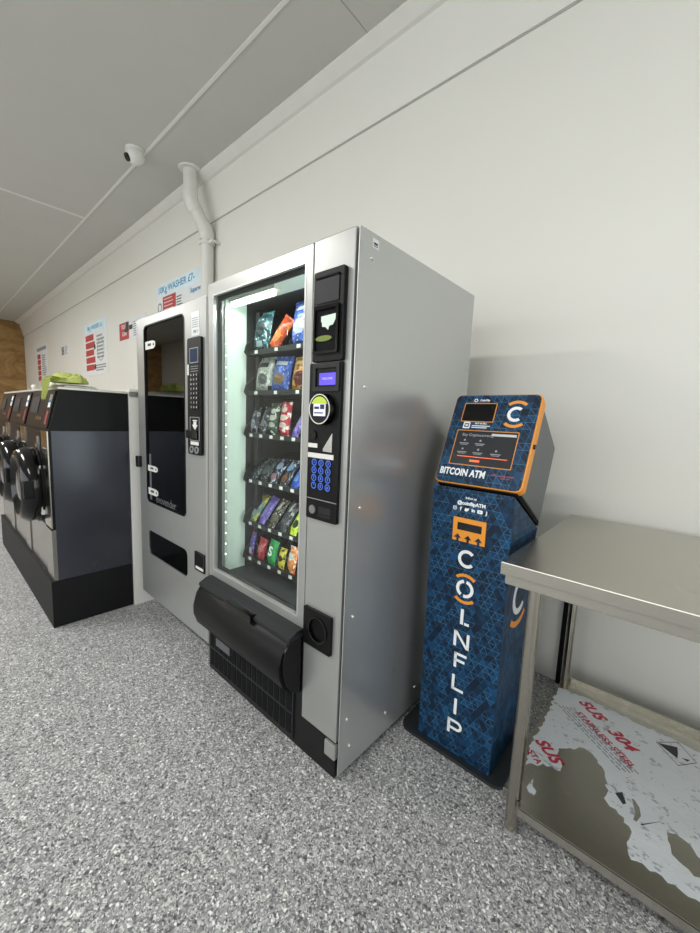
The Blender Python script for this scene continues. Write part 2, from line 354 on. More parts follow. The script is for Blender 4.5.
# ------------------------------------------------------------------ washers on their plinth
t = thing('plinth', 'low black plinth under the row of washers', 'plinth', (-3.6, -1.42, 0))
MB().box(-4.63, -2.632, -1.625, -1.2, 0, .278, bev=.004).done('base', pbr('plinth_black', '0d0d0e', .6, var=.2, spec=.25), t)
SLATE = steel('slate_panel', '3d3f47', .24, (1, 30, 1), .5, .12)
WF2 = frame((0, -1.6, 0), (1, 0, 0), (0, 0, 1))
CHR = pbr('chrome', 'c9c9c6', .12, 1)
WINF = steel('washer_front', '8d8b84', .22, (60, 1, 1), .9, .1)
FASC = pbr('fascia_black', '0b0b0c', .38, spec=.18)
def washer(x1, label):
    x0 = x1-.655; cx = (x0+x1)/2
    t = thing('washing_machine', label, 'washing machine', (cx, -1.4, .279), 'front loading washers')
    MB().box(x0, x1, -1.59, -1.2, .28, 1.14).done('body', SLATE, t)
    MB().box(x1-.001, x1+.0012, -1.57, -1.23, .31, 1.12).box(x1, x1+.003, -1.37, -1.368, .3, 1.13).done('side_skin', SLATE, t)
    hood = MB().prism([(-1.60, 1.141), (-1.2, 1.141), (-1.2, 1.37), (-1.545, 1.37)], x0, x1+.002, YZ).done('control_hood', BLK, t)
    MB().box(x0, x1+.004, -1.548, -1.2, 1.371, 1.384, bev=.003).done('top_cover', pbr('pale_steel', 'cfcdc4', .35, .4), t)
    MB().box(x0, x1, -1.605, -1.589, .585, 1.14, bev=.002).done('front_panel', FASC, t)
    MB().box(x1-.155, x1+.002, -1.61, -1.604, .59, 1.138).done('front_trim', STEEL2, t, label='bright steel corner strip')
    MB().box(x0, x1, -1.605, -1.589, .281, .578, bev=.002).box(x1-.155, x1+.002, -1.611, -1.604, .283, .577).done('lower_panel', WINF, t)
    # sloping fascia
    F = frame((cx, -1.60, 1.141), (1, 0, 0), (0, .055, .229))
    MB().prism(rrect(-.30, .30, .01, .225, .01), .001, .008, F).done('control_fascia', FASC, t)
    MB().box(-.24, -.02, .09, .19, .008, .012, F).done('display', DGREY, t)
    m = MB()
    for k in range(4): m.cyl(F @ Vector((.02+.04*k, .06, .008)), F @ Vector((.02+.04*k, .06, .016)), .012)
    m.done('buttons', CHR, t)
    MB().box(.215, .265, .13, .205, .008, .0095, F).done('white_sticker', PAPER, t)
    MB().box(.215, .265, .03, .11, .008, .0095, F).done('red_sticker', pbr('sticker_dark_red', '7d2226', .5), t)
    MB().text('10KG', .022, F @ Matrix.Translation((.24, .165, .010)), bold=.001).done('sticker_lettering', BLUEP, t)
    MB().box(x1-.31, x1-.17, -1.612, -1.604, 1.01, 1.125).done('coin_panel', BLK, t)
    MB().box(x1-.245, x1-.22, -1.618, -1.611, 1.05, 1.10).box(x1-.29, x1-.27, -1.618, -1.611, 1.03, 1.06).done('coin_slot', CHR, t)
    if x1 < -3: MB().cyl((cx+.2, -1.42, 1.384), (cx+.2, -1.42, 1.42), .014).sphere((cx+.2, -1.42, 1.43), .02).done('top_valve', WHT, t, True)
    # door
    dz = .80; dk = .86; D = frame((cx-.03, -1.605, dz), (1, 0, 0), (0, 0, 1))
    dr = MB().lathe([(.215, 0), (.225, .02), (.225, .06), (.205, .095), (.18, .105), (.165, .09), (.15, .07), (.0, .06)], D, 48).done('door', BLKG, t, True)
    MB().lathe([(.234, .0), (.234, .010), (.224, .014), (.224, 0)], D, 48).done('door_ring', BLK, dr, True)
    MB().lathe([(.15, .055), (.12, .08), (.07, .095), (.0, .10)], D, 40).done('door_glass', GLASSD, dr, True)
    MB().box(.17, .228, -.05, .05, .05, .098, D, bev=.008).done('door_handle', BLK, dr)
    h = MB().box(x1-.20, x1-.165, -1.622, -1.604, .64, .93).done('hinge_strip', WHT, t)
    m = MB()
    for k in range(9): m.box(x1-.192, x1-.173, -1.6235, -1.621, .655+k*.03, .668+k*.03)
    m.done('strip_marks', INK, h)
GLASSD = pbr('door_bowl_dark', '15171a', .05, coat=.5)
washer(-2.634, 'nearest black and steel washer, slate side panel facing the camera')
washer(-3.293, 'middle black and steel washer in the row, behind the nearest one')
washer(-3.952, 'farthest black and steel washer at the left edge of the photo')
t = MB()
TOW = pbr('towel_lime', 'b3bb66', .95, var=.15, sc=120)
def cloth(path, width, thick, nz, name, mat, amp=.02, seed=1):
    r = random.Random(seed); b = bmesh.new(); rowsv = []
    ph = [r.uniform(0, 6) for _ in range(6)]; NW = 18
    for i, (y, z, xo, ws) in enumerate(path):
        rr = []
        for j in range(NW+1):
            f = j/NW; x = xo+(f-.5)*width*ws
            wv = amp*(math.sin(f*9+ph[0]+i*.25)+.6*math.sin(f*17+ph[1]-i*.4))
            rr.append(b.verts.new((x, y+wv*.5*(1 if z < 1.37 else 0), z+(abs(wv)*1.1 if z >= 1.37 else wv*.1))))
        rowsv.append(rr)
    for A, B in zip(rowsv, rowsv[1:]):
        for j in range(NW): b.faces.new((A[j], A[j+1], B[j+1], B[j]))
    r2 = bmesh.ops.solidify(b, geom=b.faces[:], thickness=thick)
    bmesh.ops.recalc_face_normals(b, faces=b.faces[:])
    m = MB(); m.merge(b); o = m.done(name, mat, None, True); mod = o.modifiers.new('s', 'SUBSURF'); mod.levels = 1; mod.render_levels = 2; return o
from mathutils import noise as mn
def bundle(cx, cy, z0, rx, ry, h, seed, flap=None):
    b = bmesh.new(); NU, NV = 40, 26; g = {}
    for j in range(NV+1):
        for i in range(NU):
            a = 2*math.pi*i/NU; v = j/NV; el = v*math.pi/2
            rr = math.cos(el)**.6; q = Vector((math.cos(a)*rr*2.2, math.sin(a)*rr*2.2, seed))
            n1 = mn.fractal(q, .8, 2.1, 3); fold = abs(math.sin(a*3+rr*5+n1*3))
            R = rr*(1+.18*n1)
            g[i, j] = b.verts.new((cx+rx*R*math.cos(a), cy+ry*R*math.sin(a), z0+h*math.sin(el)**.7*(.65+.45*fold+.25*n1)+.001))
    for j in range(NV):
        for i in range(NU): b.faces.new((g[i, j], g[(i+1) % NU, j], g[(i+1) % NU, j+1], g[i, j+1]))
    b.faces.new([g[i, 0] for i in range(NU)][::-1]); b.faces.new([g[i, NV] for i in range(NU)])
    m = MB(); m.merge(b)
    if flap:
        f = bmesh.new(); gg = {}; NX, NY = 14, 14
        for j in range(NY+1):
            v = j/NY
            for i in range(NX+1):
                u = i/NX*2-1; wd = (1-.75*max(0, v-.35)/.65)
                x = flap[0]+.10*u*wd+.02*v; wob = .008*math.sin(u*6+v*3)+.006*math.sin(u*11-v*5)
                y = -1.49-.085*min(1, v*2.4)-.020*max(0, v-.4)+wob*.6; z = z0+.028-.012*v+(-.115*max(0, v-.38)/.62)+(wob if v < .4 else 0)
                gg[i, j] = f.verts.new((x, y-.012, z))
        for j in range(NY):
            for i in range(NX): f.faces.new((gg[i, j], gg[i+1, j], gg[i+1, j+1], gg[i, j+1]))
        bmesh.ops.solidify(f, geom=f.faces[:], thickness=.010); m.merge(f)
    return m
o = bundle(-2.73, -1.47, 1.411, .09, .085, .050, 2.3, (-2.735,)).done('towel', TOW, None, True)
tag(o, 'lime green cloth draped over the front corner of the nearest washer', 'cloth', loc=(-2.73, -1.5, 1.405))
o = bundle(-2.86, -1.43, 1.3855, .21, .12, .018, 7.1).done('folded_sheet', pbr('sheet_white', 'd5d3cb', .9), None, True)
tag(o, 'folded white cloth lying on top of the washers under the green one', 'cloth', loc=(-2.86, -1.43, 1.3855))
o = MB().box(-2.616, -2.607, -1.20, -1.13, 1.355, 1.385, bev=.002).cyl((-2.607, -1.165, 1.37), (-2.602, -1.165, 1.37), .008, n=12).done('metal_bracket', pbr('bracket_grey', '8a8b88', .4, .5))
tag(o, 'small grey metal bracket at the top of the white partition end', 'bracket', loc=(-2.615, -1.165, 1.355))

# ------------------------------------------------------------------ left vending machine (solid door, smoked window)
YFm = -1.177
L = thing('vending_machine', 'left silver vending machine with tall smoked dark window and slim keypad strip', 'vending machine', (-2.1, -.8, 0), 'vending machines against the wall')
FW = frame((0, YFm, 0), (1, 0, 0), (0, 0, 1))
x0, x1 = -2.527, -1.684
PB = pbr('cabinet_dark', '1a1b1d', .6)
MB().box(x0+.012, x0+.03, -1.12, -.39, .13, 1.79).box(x1-.02, x1-.004, -1.12, -.39, .13, 1.79).box(x0+.03, x1-.02, -.41, -.39, .13, 1.79).box(x0+.012, x1-.004, -1.12, -.39, 1.775, 1.797).box(x0+.012, x1-.004, -1.12, -.39, .13, .15).done('cabinet', PAINT, L)
MB().box(x0+.03, x1-.02, -.95, -.43, .15, 1.77).done('inner_housing', BLKM, L)
m = MB()
for fx in (x0+.07, x1-.07):
    for fy in (-.95, -.45): m.cyl((fx, fy, 0), (fx, fy, .13), .022)
m.done('foot', BLKM, L)
win = rrect(-2.418, -1.912, .732, 1.752, .035); slot = rrect(-2.422, -1.905, .405, .555, .035)
MB().prism(rrect(x0, x1, .132, 1.798, .01), -.055, 0, FW, [win, slot], bev=.0025).done('door', PAINT, L)
MB().prism(rrect(-2.424, -1.906, .726, 1.758, .038), -.012, -.006, FW).done('window_pane', SMOKE, L)
MB().prism(rrect(-2.419, -1.911, .731, 1.753, .036), -.02, .002, FW, [rrect(-2.412, -1.918, .738, 1.746, .03)]).done('window_gasket', BLK, L)
MB().prism(rrect(-2.424, -1.903, .403, .557, .03), -.016, -.006, FW).done('delivery_flap', BLKG, L)
cp = MB().prism(rrect(-1.856, -1.722, 1.07, 1.622, .012), 0, .014, FW, bev=.003).done('control_panel', BLK, L)
MB().prism([(-1.824, 1.508), (-1.748, 1.508), (-1.748, 1.57), (-1.824, 1.57)], .0145, .0155, FW).done('display', pbr('display_navy', '1c2c46', .15, emit=.12, ecol='24405f'), cp)
m = MB(); m.prism(rrect(-1.828, -1.744, 1.504, 1.574, .003), .014, .016, FW, [rrect(-1.824, -1.748, 1.508, 1.57, .002)])
m.prism(rrect(-1.83, -1.736, 1.138, 1.252, .004), .014, .016, FW, [rrect(-1.827, -1.739, 1.141, 1.249, .003)]).done('panel_outline', GINK, cp)
for r_ in range(8):
    for c_ in range(3):
        k = MB().prism(rrect(-1.822+c_*.027, -1.800+c_*.027, 1.441-r_*.0215, 1.457-r_*.0215, .002, 2), .014, .017, FW).done('key', DGREY, cp)
        MB().text('ABCDEFGH123456789012345678'[r_*3+c_], .012, FW @ Matrix.Translation((-1.811+c_*.027, 1.449-r_*.0215, .0178)), ext=.0003, bold=.0004).done('key_mark', WHT, k)
MB().prism(rrect(-1.853, -1.838, 1.45, 1.50, .002), .014, .0155, FW).done('side_tag', WHT, cp)
m = MB(); 
for k in range(3): m.prism([(-1.82, 1.487-k*.011), (-1.75, 1.487-k*.011), (-1.75, 1.490-k*.011), (-1.82, 1.490-k*.011)], .014, .015, FW)
m.done('fine_print', GINK, cp)
m = MB(); m.prism([(-1.80, 1.238), (-1.76, 1.238), (-1.76, 1.232), (-1.80, 1.232)], .014, .016, FW); m.prism([(-1.793, 1.23), (-1.767, 1.23), (-1.767, 1.215), (-1.753, 1.215), (-1.78, 1.19), (-1.807, 1.215), (-1.793, 1.215)], .014, .016, FW); m.done('arrow_mark', WHT, cp)
MB().box(-1.857, -1.752, 1.148, 1.188, .012, .024, FW, bev=.003).done('coin_lever', BLKG, cp)
MB().box(-1.825, -1.745, 1.118, 1.134, .014, .0155, FW).done('white_label', WHT, cp)
MB().prism(circ(-1.81, 1.095, .017), .014, .02, FW, [circ(-1.81, 1.095, .012)]).prism(circ(-1.76, 1.095, .017), .014, .02, FW, [circ(-1.76, 1.095, .012)]).done('coin_cup', GINK, cp)
MB().prism([(-1.838, 1.632), (-1.758, 1.632), (-1.758, 1.742), (-1.838, 1.742)], 0, .0008, FW).done('clear_label', pbr('label_silver', 'cdd0d0', .3), L)
m = MB(); m.prism([(-1.825, 1.635), (-1.755, 1.635), (-1.755, 1.665), (-1.825, 1.665)], .0009, .0017, FW); m.done('white_sticker', PAPER, L)
m = MB(); m.text('MX 1', .022, FW @ Matrix.Translation((-1.79, 1.65, .002))) ; 
for k in range(5): m.prism([(-1.83, 1.672+k*.010), (-1.77, 1.672+k*.010), (-1.77, 1.674+k*.010), (-1.83, 1.674+k*.010)], .0009, .0015, FW)
m.done('label_print', INK, L)
for zc, hh in ((1.642, .022), (.936, .017), (.797, .02)):
    tg = MB().prism([(-2.412, zc-hh), (-2.30, zc-hh), (-2.275, zc-hh*.5), (-2.275, zc+hh*.6), (-2.31, zc+hh), (-2.412, zc+hh)], -.0055, -.0045, FW).done('window_tag', WHT, L)
    MB().prism([(-2.375, zc-hh*.25), (-2.33, zc-hh*.25), (-2.33, zc+hh*.4), (-2.375, zc+hh*.4)], -.0044, -.004, FW).prism(circ(-2.297, zc, .008), -.0044, -.004, FW).done('tag_mark', INK, tg)
MB().prism([(-2.393, .745), (-2.365, .745), (-2.365, 1.02), (-2.393, 1.02)], -.0057, -.0052, FW).done('window_strip', pbr('strip_grey', '63666b', .4), L)
MB().text('evovender', .062, FW @ Matrix.Translation((-2.175, .762, -.0056)), bold=.0008, ext=.0003).done('window_lettering', pbr('lettering_dim', '55585c', .4), L)
sm = MB().prism(rrect(-1.816, -1.714, .484, .582, .008), 0, .006, FW, bev=.002).done('coin_return', BLKG, L)
MB().prism(rrect(-1.80, -1.724, .495, .508, .002), .006, .0075, FW).done('return_label', WHT, sm)
MB().prism(rrect(-1.80, -1.73, .515, .57, .005), .0055, .007, FW).done('return_flap', BLKM, sm)
MB().prism(rrect(-2.535, -2.49, .93, .998, .008), 0, .022, FW, bev=.003).done('door_lock', BLKG, L)
MB().box(-1.70, -1.6945, .14, 1.79, 0, .003, FW).done('door_edge', EDGE, L)

# ------------------------------------------------------------------ right vending machine (glass front)
A = thing('vending_machine', 'right silver glass-front vending machine full of snacks with black pay column', 'vending machine', (-1.24, -.8, 0), 'vending machines against the wall')
ax0, ax1 = -1.68, -.794
side = MB().box(-.812, ax1, -1.10, -.39, .03, 1.838).box(-.7975, ax1, -1.173, -1.10, .03, 1.838).done('side_panel', SIDEM, A)
m = MB()
for (y, z) in ((-1.114, 1.763), (-1.119, 1.375), (-1.117, .983), (-1.128, .606), (-1.135, .227), (-.902, .115), (-1.117, .114), (-.688, .114)):
    m.cyl((ax1, y, z), (ax1+.005, y, z), .007, .005, 12)
m.done('bolt', EDGE, side, True)
sx = MB().box(ax1, ax1+.0008, -1.113, -1.083, 1.795, 1.823).done('corner_sticker', PAPER, side)
MB().box(ax1+.0008, ax1+.0014, -1.108, -1.09, 1.806, 1.812).box(ax1+.0008, ax1+.0014, -1.108, -1.088, 1.801, 1.803).done('sticker_print', INK, sx)
MB().box(ax0+.004, ax0+.02, -1.12, -.39, .03, 1.828).done('side_panel', SIDEM, A)
MB().box(ax0+.02, -.812, -.41, -.39, .03, 1.828).box(ax0+.004, -.812, -1.12, -.39, 1.812, 1.838).box(ax0+.02, -.812, -1.1, -.41, .03, .06).done('cabinet_shell', PAINT, A)
LIN = pbr('liner_white', 'd9e6dd', .5, var=.02)
MB().box(ax0+.02, ax0+.035, -1.11, -1.0, .5, 1.80).box(ax0+.035, -.99, -1.11, -1.0, 1.79, 1.806).done('inner_liner', LIN, A)
MB().box(ax0+.02, ax0+.035, -1.0, -.41, .5, 1.80).box(ax0+.035, -.99, -1.0, -.41, 1.785, 1.806).done('inner_wall', pbr('liner_dark', '2c2e31', .6), A)
MB().box(ax0+.035, -1.0, -.45, -.412, .5, 1.79).box(-1.012, -.995, -1.10, -.45, .5, 1.79).done('inner_back', pbr('liner_dark', '2c2e31', .6), A)
MB().box(ax0+.035, -1.012, -1.10, -.45, .47, .505).done('inner_floor', pbr('floor_mesh_dark', '2c2d30', .7, var=.3, sc=200), A)
MB().box(-1.0, -.83, -1.1, -.42, .06, 1.80).box(ax0+.03, -1.0, -1.1, -.42, .06, .46).done('inner_housing', BLKM, A)
# door with glass
glassr = rrect(-1.634, -1.022, .534, 1.788, .006)
dr = MB().prism(rrect(-1.678, -.988, .495, 1.838, .001), -.055, 0, FW, [glassr], bev=.003).done('glass_door', PAINT, A)
MB().prism(rrect(-1.637, -1.019, .531, 1.791, .006), -.022, -.014, FW).done('pane', GLASS, dr)
MB().prism(rrect(-1.635, -1.021, .533, 1.789, .008), -.012, .0012, FW, [rrect(-1.628, -1.028, .541, 1.781, .005)]).done('pane_frame', EDGE, dr)
MB().prism(rrect(-1.634, -1.022, .534, 1.788, .005), -.030, -.0225, FW, [rrect(-1.612, -1.038, .553, 1.765, .005)]).done('gasket', DGREY, dr)
c = MB().prism([(-.985, .152), (-.806, .152), (-.806, 1.838), (-.985, 1.838)], -.055, 0, FW, bev=.003).done('pay_column', PAINT, A)
MB().box(-.8045, -.799, -1.160, -1.11, .05, 1.822).done('door_gap', BLKM, A)
tb = MB().box(-.853, -.803, YFm-.008, YFm+.01, .09, .145, bev=.003).done('latch_tab', PAINT, A)
MB().box(-1.68, -.81, YFm+.002, YFm+.05, .012, .152).box(-1.68, -.985, YFm+.002, YFm+.05, .152, .495).done('kick_panel', pbr('kick_black', '0c0c0d', .5, spec=.3), A)
# LED tube and strip
TUBE = pbr('tube_glow', 'ffffff', .3, emit=6, ecol='f4fff8')
MB().cyl((-1.62, -1.085, 1.765), (-1.32, -1.085, 1.765), .012, n=16).done('light_tube', TUBE, A, True)
MB().box(-1.635, -1.30, -1.10, -1.07, 1.775, 1.79).done('tube_holder', WHT, A)
m = MB()
for k in range(22): m.sphere((-1.624, -1.120, .60+k*.052), .0024)
MB().box(-1.632, -1.625, -1.125, -1.112, .56, 1.75).done('led_strip', pbr('strip_white', 'b5bbb5', .4), A)
m.done('led', pbr('led_glow', 'ffffff', .3, emit=8, ecol='f0fff6'), A)
area('tube_lamp', (-1.35, -1.085, 1.752), (0, 0, 0), .55, .02, 2.0, (.93, 1, .95))
area('liner_fill_light', (-1.018, -1.105, 1.15), (0, math.radians(90), 0), 1.1, .015, 3.0, (.93, 1, .95))  # added fill brightening the liner; no fitting on the right jamb
# trays
TRZ = [1.562, 1.378, 1.181, .961, .751, .573]
TRAYM = pbr('tray_black', '101113', .45)
COIL = pbr('coil_wire', '8d8f90', .3, .9)
NCOL = [[.147]*4, [.147]*4, [.0775]*8, [.0775]*8, [.0775]*8, [.0775]*8]
X00 = -1.603
for ti, z in enumerate(TRZ):
    tr = MB().box(-1.60, -1.02, -1.015, -.47, z-.012, z-.006).box(-1.60, -1.02, -1.022, -1.014, z-.014, z+.008).done('tray', TRAYM, A)
    prof = [(-1.02, z-.02), (-.5, z-.02), (-.5, z+.13), (-.80, z+.125), (-.90, z+.09), (-.985, z+.075), (-1.03, z+.035), (-1.04, z)]
    MB().prism(prof, -1.604, -1.598, YZ).done('tray_side', TRAYM, tr)
    xx = X00; lab = MB(); cm = MB()
    for wd in NCOL[ti]:
        cx = xx+wd/2; lab.box(cx-.010, cx+.010, -1.0245, -1.0215, z-.010, z+.004)
        r = .030 if wd < .1 else .046; 
        pts = [(cx+r*.95*math.cos(a), -1.0+.5*a/(14*math.pi), z+r+.004+r*math.sin(a)) for a in [i*math.pi/7 for i in range(98)]]
        MB().tube(pts, .0016, 5).done('spiral_coil', COIL, tr, True)
        xx += wd
        if xx < -1.03: cm.box(xx-.001, xx+.001, -1.01, -.5, z-.006, z+.03)
    lab.done('price_labels', WHT, tr); cm.done('divider', TRAYM, tr)
MB().box(-1.598, -1.57, -.98, -.95, .56, 1.75).done('tray_rail', DGREY, A)
# delivery bin
prof = [(0, .478), (-.03, .478), (-.062, .462), (-.088, .43), (-.100, .385), (-.098, .345), (-.082, .30), (-.055, .268), (-.025, .25), (0, .245)]
B1 = MB().prism([(YFm+a, b) for a, b in prof], -1.642, -1.00, YZ, bev=.004).done('delivery_bin', BLK, A, True)
MB().prism([(YFm+a*.9, .245+(b-.245)*1.03+.004) for a, b in prof], -1.0, -.992, YZ).done('bin_end', BLKG, B1, True)
MB().prism([(YFm+a*.9, .245+(b-.245)*1.03+.004) for a, b in prof], -1.650, -1.642, YZ).done('bin_end', BLKG, B1, True)
MB().prism([(YFm, .502), (YFm-.03, .500), (YFm-.064, .482), (YFm-.066, .470), (YFm, .472)], -1.652, -.99, YZ).done('bin_lid', DGREY, B1)
MB().box(-1.40, -1.21, YFm-.080, YFm-.045, .462, .490, bev=.004).done('bin_grip', BLKG, B1)
# vents in the kick panel
g = MB().box(-1.67, -1.03, YFm-.004, YFm+.003, .03, .235).done('vent_frame', DGREY, A)
m = MB()
for k in range(2):
    for j in range(16): m.box(-1.655+j*.039, -1.625+j*.039, YFm-.006, YFm-.0035, .045+k*.095, .125+k*.095)
m.done('vent_slots', BLKM, g)
MB().box(-1.60, -1.48, YFm-.008, YFm-.005, .165, .205).done('rating_plate', pbr('plate_grey', '55565a', .5), g)
# pay column modules
m1 = MB().prism(rrect(-.966, -.830, 1.452, 1.732, .008), 0, .016, FW, bev=.004).done('note_module', BLK, c)
MB().prism(rrect(-.952, -.850, 1.632, 1.706, .004), .016, .019, FW, bev=.001).done('module_plate', DGREY, m1)
MB().prism(rrect(-.952, -.850, 1.706, 1.712, .001), .016, .022, FW).done('module_lip', BLKM, m1)
MB().prism(rrect(-.955, -.845, 1.476, 1.624, .005), .016, .024, FW, [rrect(-.948, -.855, 1.484, 1.612, .004)]).done('note_surround', BLKG, m1)
MB().prism(rrect(-.948, -.855, 1.484, 1.612, .003), .0145, .0168, FW).done('note_cavity', BLKM, m1)
q = MB().prism([(-.925, 1.592), (-.857, 1.594), (-.857, 1.577), (-.925, 1.575)], .017, .0185, FW).prism([(-.922, 1.575), (-.862, 1.577), (-.872, 1.562), (-.888, 1.560), (-.893, 1.548), (-.905, 1.558), (-.92, 1.560)], .017, .0182, FW).done('note_sticker', pbr('sticker_mint', 'cfe3d4', .5), m1)
MB().prism(circ(-.91, 1.523, .036, 24, .009), .017, .021, FW).done('note_slot_light', pbr('slot_green', '64761e', .4, emit=.05), m1)
m2 = MB().prism(rrect(-.978, -.832, .928, 1.450, .006), 0, .013, FW, bev=.003).done('keypad_module', BLK, c)
MB().prism(rrect(-.958, -.838, 1.358, 1.446, .004), .013, .018, FW, [rrect(-.945, -.850, 1.372, 1.432, .003)]).done('display_bezel', DGREY, m2)
sc_ = MB().prism([(-.930, 1.378), (-.856, 1.378), (-.856, 1.416), (-.930, 1.416)], .0132, .0142, FW).done('display', pbr('screen_violet', '4a3cc0', .2, emit=.9, ecol='5a4be0'), m2)
MB().text('WELCOME', .010, FW @ Matrix.Translation((-.893, 1.398, .0145))).done('screen_lettering', pbr('screen_light', 'a79dff', .3, emit=.8), sc_)
rd = MB().cyl((-.902, YFm-.012, 1.30), (-.902, YFm-.036, 1.30), .052, .049, 40).done('card_reader', BLKG, m2, True)
RD = frame((-.902, YFm-.036, 1.30), (1, 0, 0), (0, 0, 1))
MB().ring(0, 0, .0465, .003, 0, .002, RD, 40).done('reader_ring', WHT, rd)
MB().prism([(.040*math.cos(math.radians(a)), .040*math.sin(math.radians(a))) for a in range(25, 156, 10)], 0, .0015, RD).done('reader_cap', pbr('cap_lime', 'b6cf3e', .5), rd)
MB().prism(rrect(-.026, .028, -.022, .017, .002), 0, .0015, RD).done('reader_screen', pbr('reader_lcd', 'c9ccec', .3, emit=.5, ecol='c4c8ee'), rd)
MB().box(-.022, .0, .0, .008, .0015, .002, RD).box(.005, .024, .0, .015, .0015, .002, RD).box(-.022, .018, -.014, -.010, .0015, .002, RD).done('reader_print', INK, rd)
MB().box(-.974, -.93, 1.173, 1.187, .013, .0145, FW).done('white_label', WHT, m2)
MB().cyl((-.95, YFm-.013, 1.215), (-.95, YFm-.018, 1.215), .016).done('reject_button', BLKG, m2, True)
MB().prism([(-.902, 1.163), (-.861, 1.163), (-.861, 1.225), (-.902, 1.172)], .013, .015, FW).done('coin_chute', pbr('chute_silver', 'b9bbb8', .25, .8), m2)
MB().box(-.974, -.853, 1.139, 1.155, .013, .015, FW).done('label_strip', WHT, m2)
KB = pbr('key_blue', '3c63c4', .4, emit=.3, ecol='4a74e0')
ks = '123456789*0#'
for i in range(12):
    kx, kz = -.940+.033*(i % 3), 1.124-.0262*(i//3)
    k = MB().prism(circ(kx, kz, .0105, 20), .013, .0155, FW).done('key', BLKG, m2)
    mm = MB().ring(kx, kz, .0105, .003, .0155, .0162, FW, 20); mm.text(ks[i], .013, FW @ Matrix.Translation((kx, kz, .0162)), ext=.0003, bold=.0005).done('key_ring', KB, k)
MB().box(-.976, -.834, .9975, 1.0, .0125, .0136, FW).done('module_joint', GINK, m2)
MB().cyl((-.942, YFm-.013, .962), (-.942, YFm-.019, .962), .015).done('lock', pbr('lock_steel', '8f9092', .3, .8), m2, True)
MB().prism(rrect(-.916, -.858, .952, .976, .003), .013, .0135, FW).prism(rrect(-.916, -.858, .942, .948, .002), .013, .014, FW).done('slot', DGREY, m2)
cr = MB().prism(rrect(-.978, -.839, .462, .602, .006), 0, .012, FW, [circ(-.902, .536, .042, 32)], bev=.003).done('coin_return', BLK, c)
MB().prism(circ(-.902, .536, .046, 32), -.0005, .0012, FW).done('return_cup', BLKM, cr)
MB().ring(-.902, .536, .044, .006, .010, .016, FW, 36).done('return_rim', BLKG, cr)
m = MB()
for fy in (-1.1, -.46):
    for fx in (-1.6, -.84): m.cyl((fx, fy, 0), (fx, fy, .035), .022, n=16)
m.done('foot', pbr('foot_steel', '9a9b98', .4, .7), A)

# ------------------------------------------------------------------ snacks: each its own object
def wrap_mat(name, c1, c2, c3, seed, metal=.0, sc=42):
    t = NT(name); P = t.mapping(t.coord(), (1, 1, 1)); b = t.b
    mp = t.n('ShaderNodeMapping'); t.l(t.coord(), mp.inputs[0]); mp.inputs['Location'].default_value = (seed*3.1, seed*1.7, seed)
    n = t.noise(mp.outputs[0], sc, 3, .6); n2 = t.noise(mp.outputs[0], sc*2.2, 2, .5)
    c = t.mix(t.math('GREATER_THAN', n, .56), lin(c1), lin(c2)); c = t.mix(t.math('GREATER_THAN', n2, .62), c, lin(c3))
    t.l(c, b.inputs['Base Color']); b.inputs['Roughness'].default_value = .28; b.inputs['Metallic'].default_value = metal
    t.bump(t.noise(mp.outputs[0], 60, 2), .35, .002); return t.m
def pouch_bm(wd, ht, th, seed, neck=0):
    r = random.Random(seed); b = bmesh.new(); NX, NZ = 14, 20; grid = {}
    for sgn in (1, -1):
        for j in range(NZ+1):
            for i in range(NX+1):
                u, v = i/NX, j/NZ; edge = i in (0, NX) or j in (0, NZ)
                if sgn < 0 and edge: grid[(sgn, i, j)] = grid[(1, i, j)]; continue
                px_ = 4*u*(1-u); vv = min(1, max(0, (v-.06)/.88)); pz = 4*vv*(1-vv)
                t_ = th/2*(px_**.55)*(pz**.6 if pz > 0 else 0)
                t_ += .0016*math.sin(v*38+seed+u*7)*(px_**.5)*(1-abs(2*v-1))
                if j in (0, 1, NZ, NZ-1): t_ = .0012*math.sin(u*60)
                sq = 1-.07*pz**.5+.04*(0 if .05 < v < .95 else 1)
                grid[(sgn, i, j)] = b.verts.new(((u-.5)*wd*sq, -sgn*t_, v*ht))
    for sgn in (1, -1):
        for j in range(NZ):
            for i in range(NX):
                q = [grid[(sgn, i, j)], grid[(sgn, i+1, j)], grid[(sgn, i+1, j+1)], grid[(sgn, i, j+1)]]
                try: b.faces.new(q if sgn > 0 else q[::-1])
                except ValueError: pass
    bmesh.ops.recalc_face_normals(b, faces=b.faces[:]); return b
def place(bmh, name, mat, loc, lean, roll, rotz, label, cat, group, deco):
    o = MB(); o.merge(bmh); ob = o.done(name, mat, None, True); ob.location = loc
    ob.rotation_euler = (-lean, roll, rotz)
    ob['label'] = label; ob['category'] = cat; ob['group'] = group
    # printed parts, in the product's own frame
    for (nm, mm, fn) in deco:
        d = MB(); fn(d); me = bpy.data.meshes.new(nm); d.b.to_mesh(me); d.b.free(); me.materials.append(mm)
        ch = bpy.data.objects.new(nm, me); COL.objects.link(ch); ch.parent = ob
    return ob
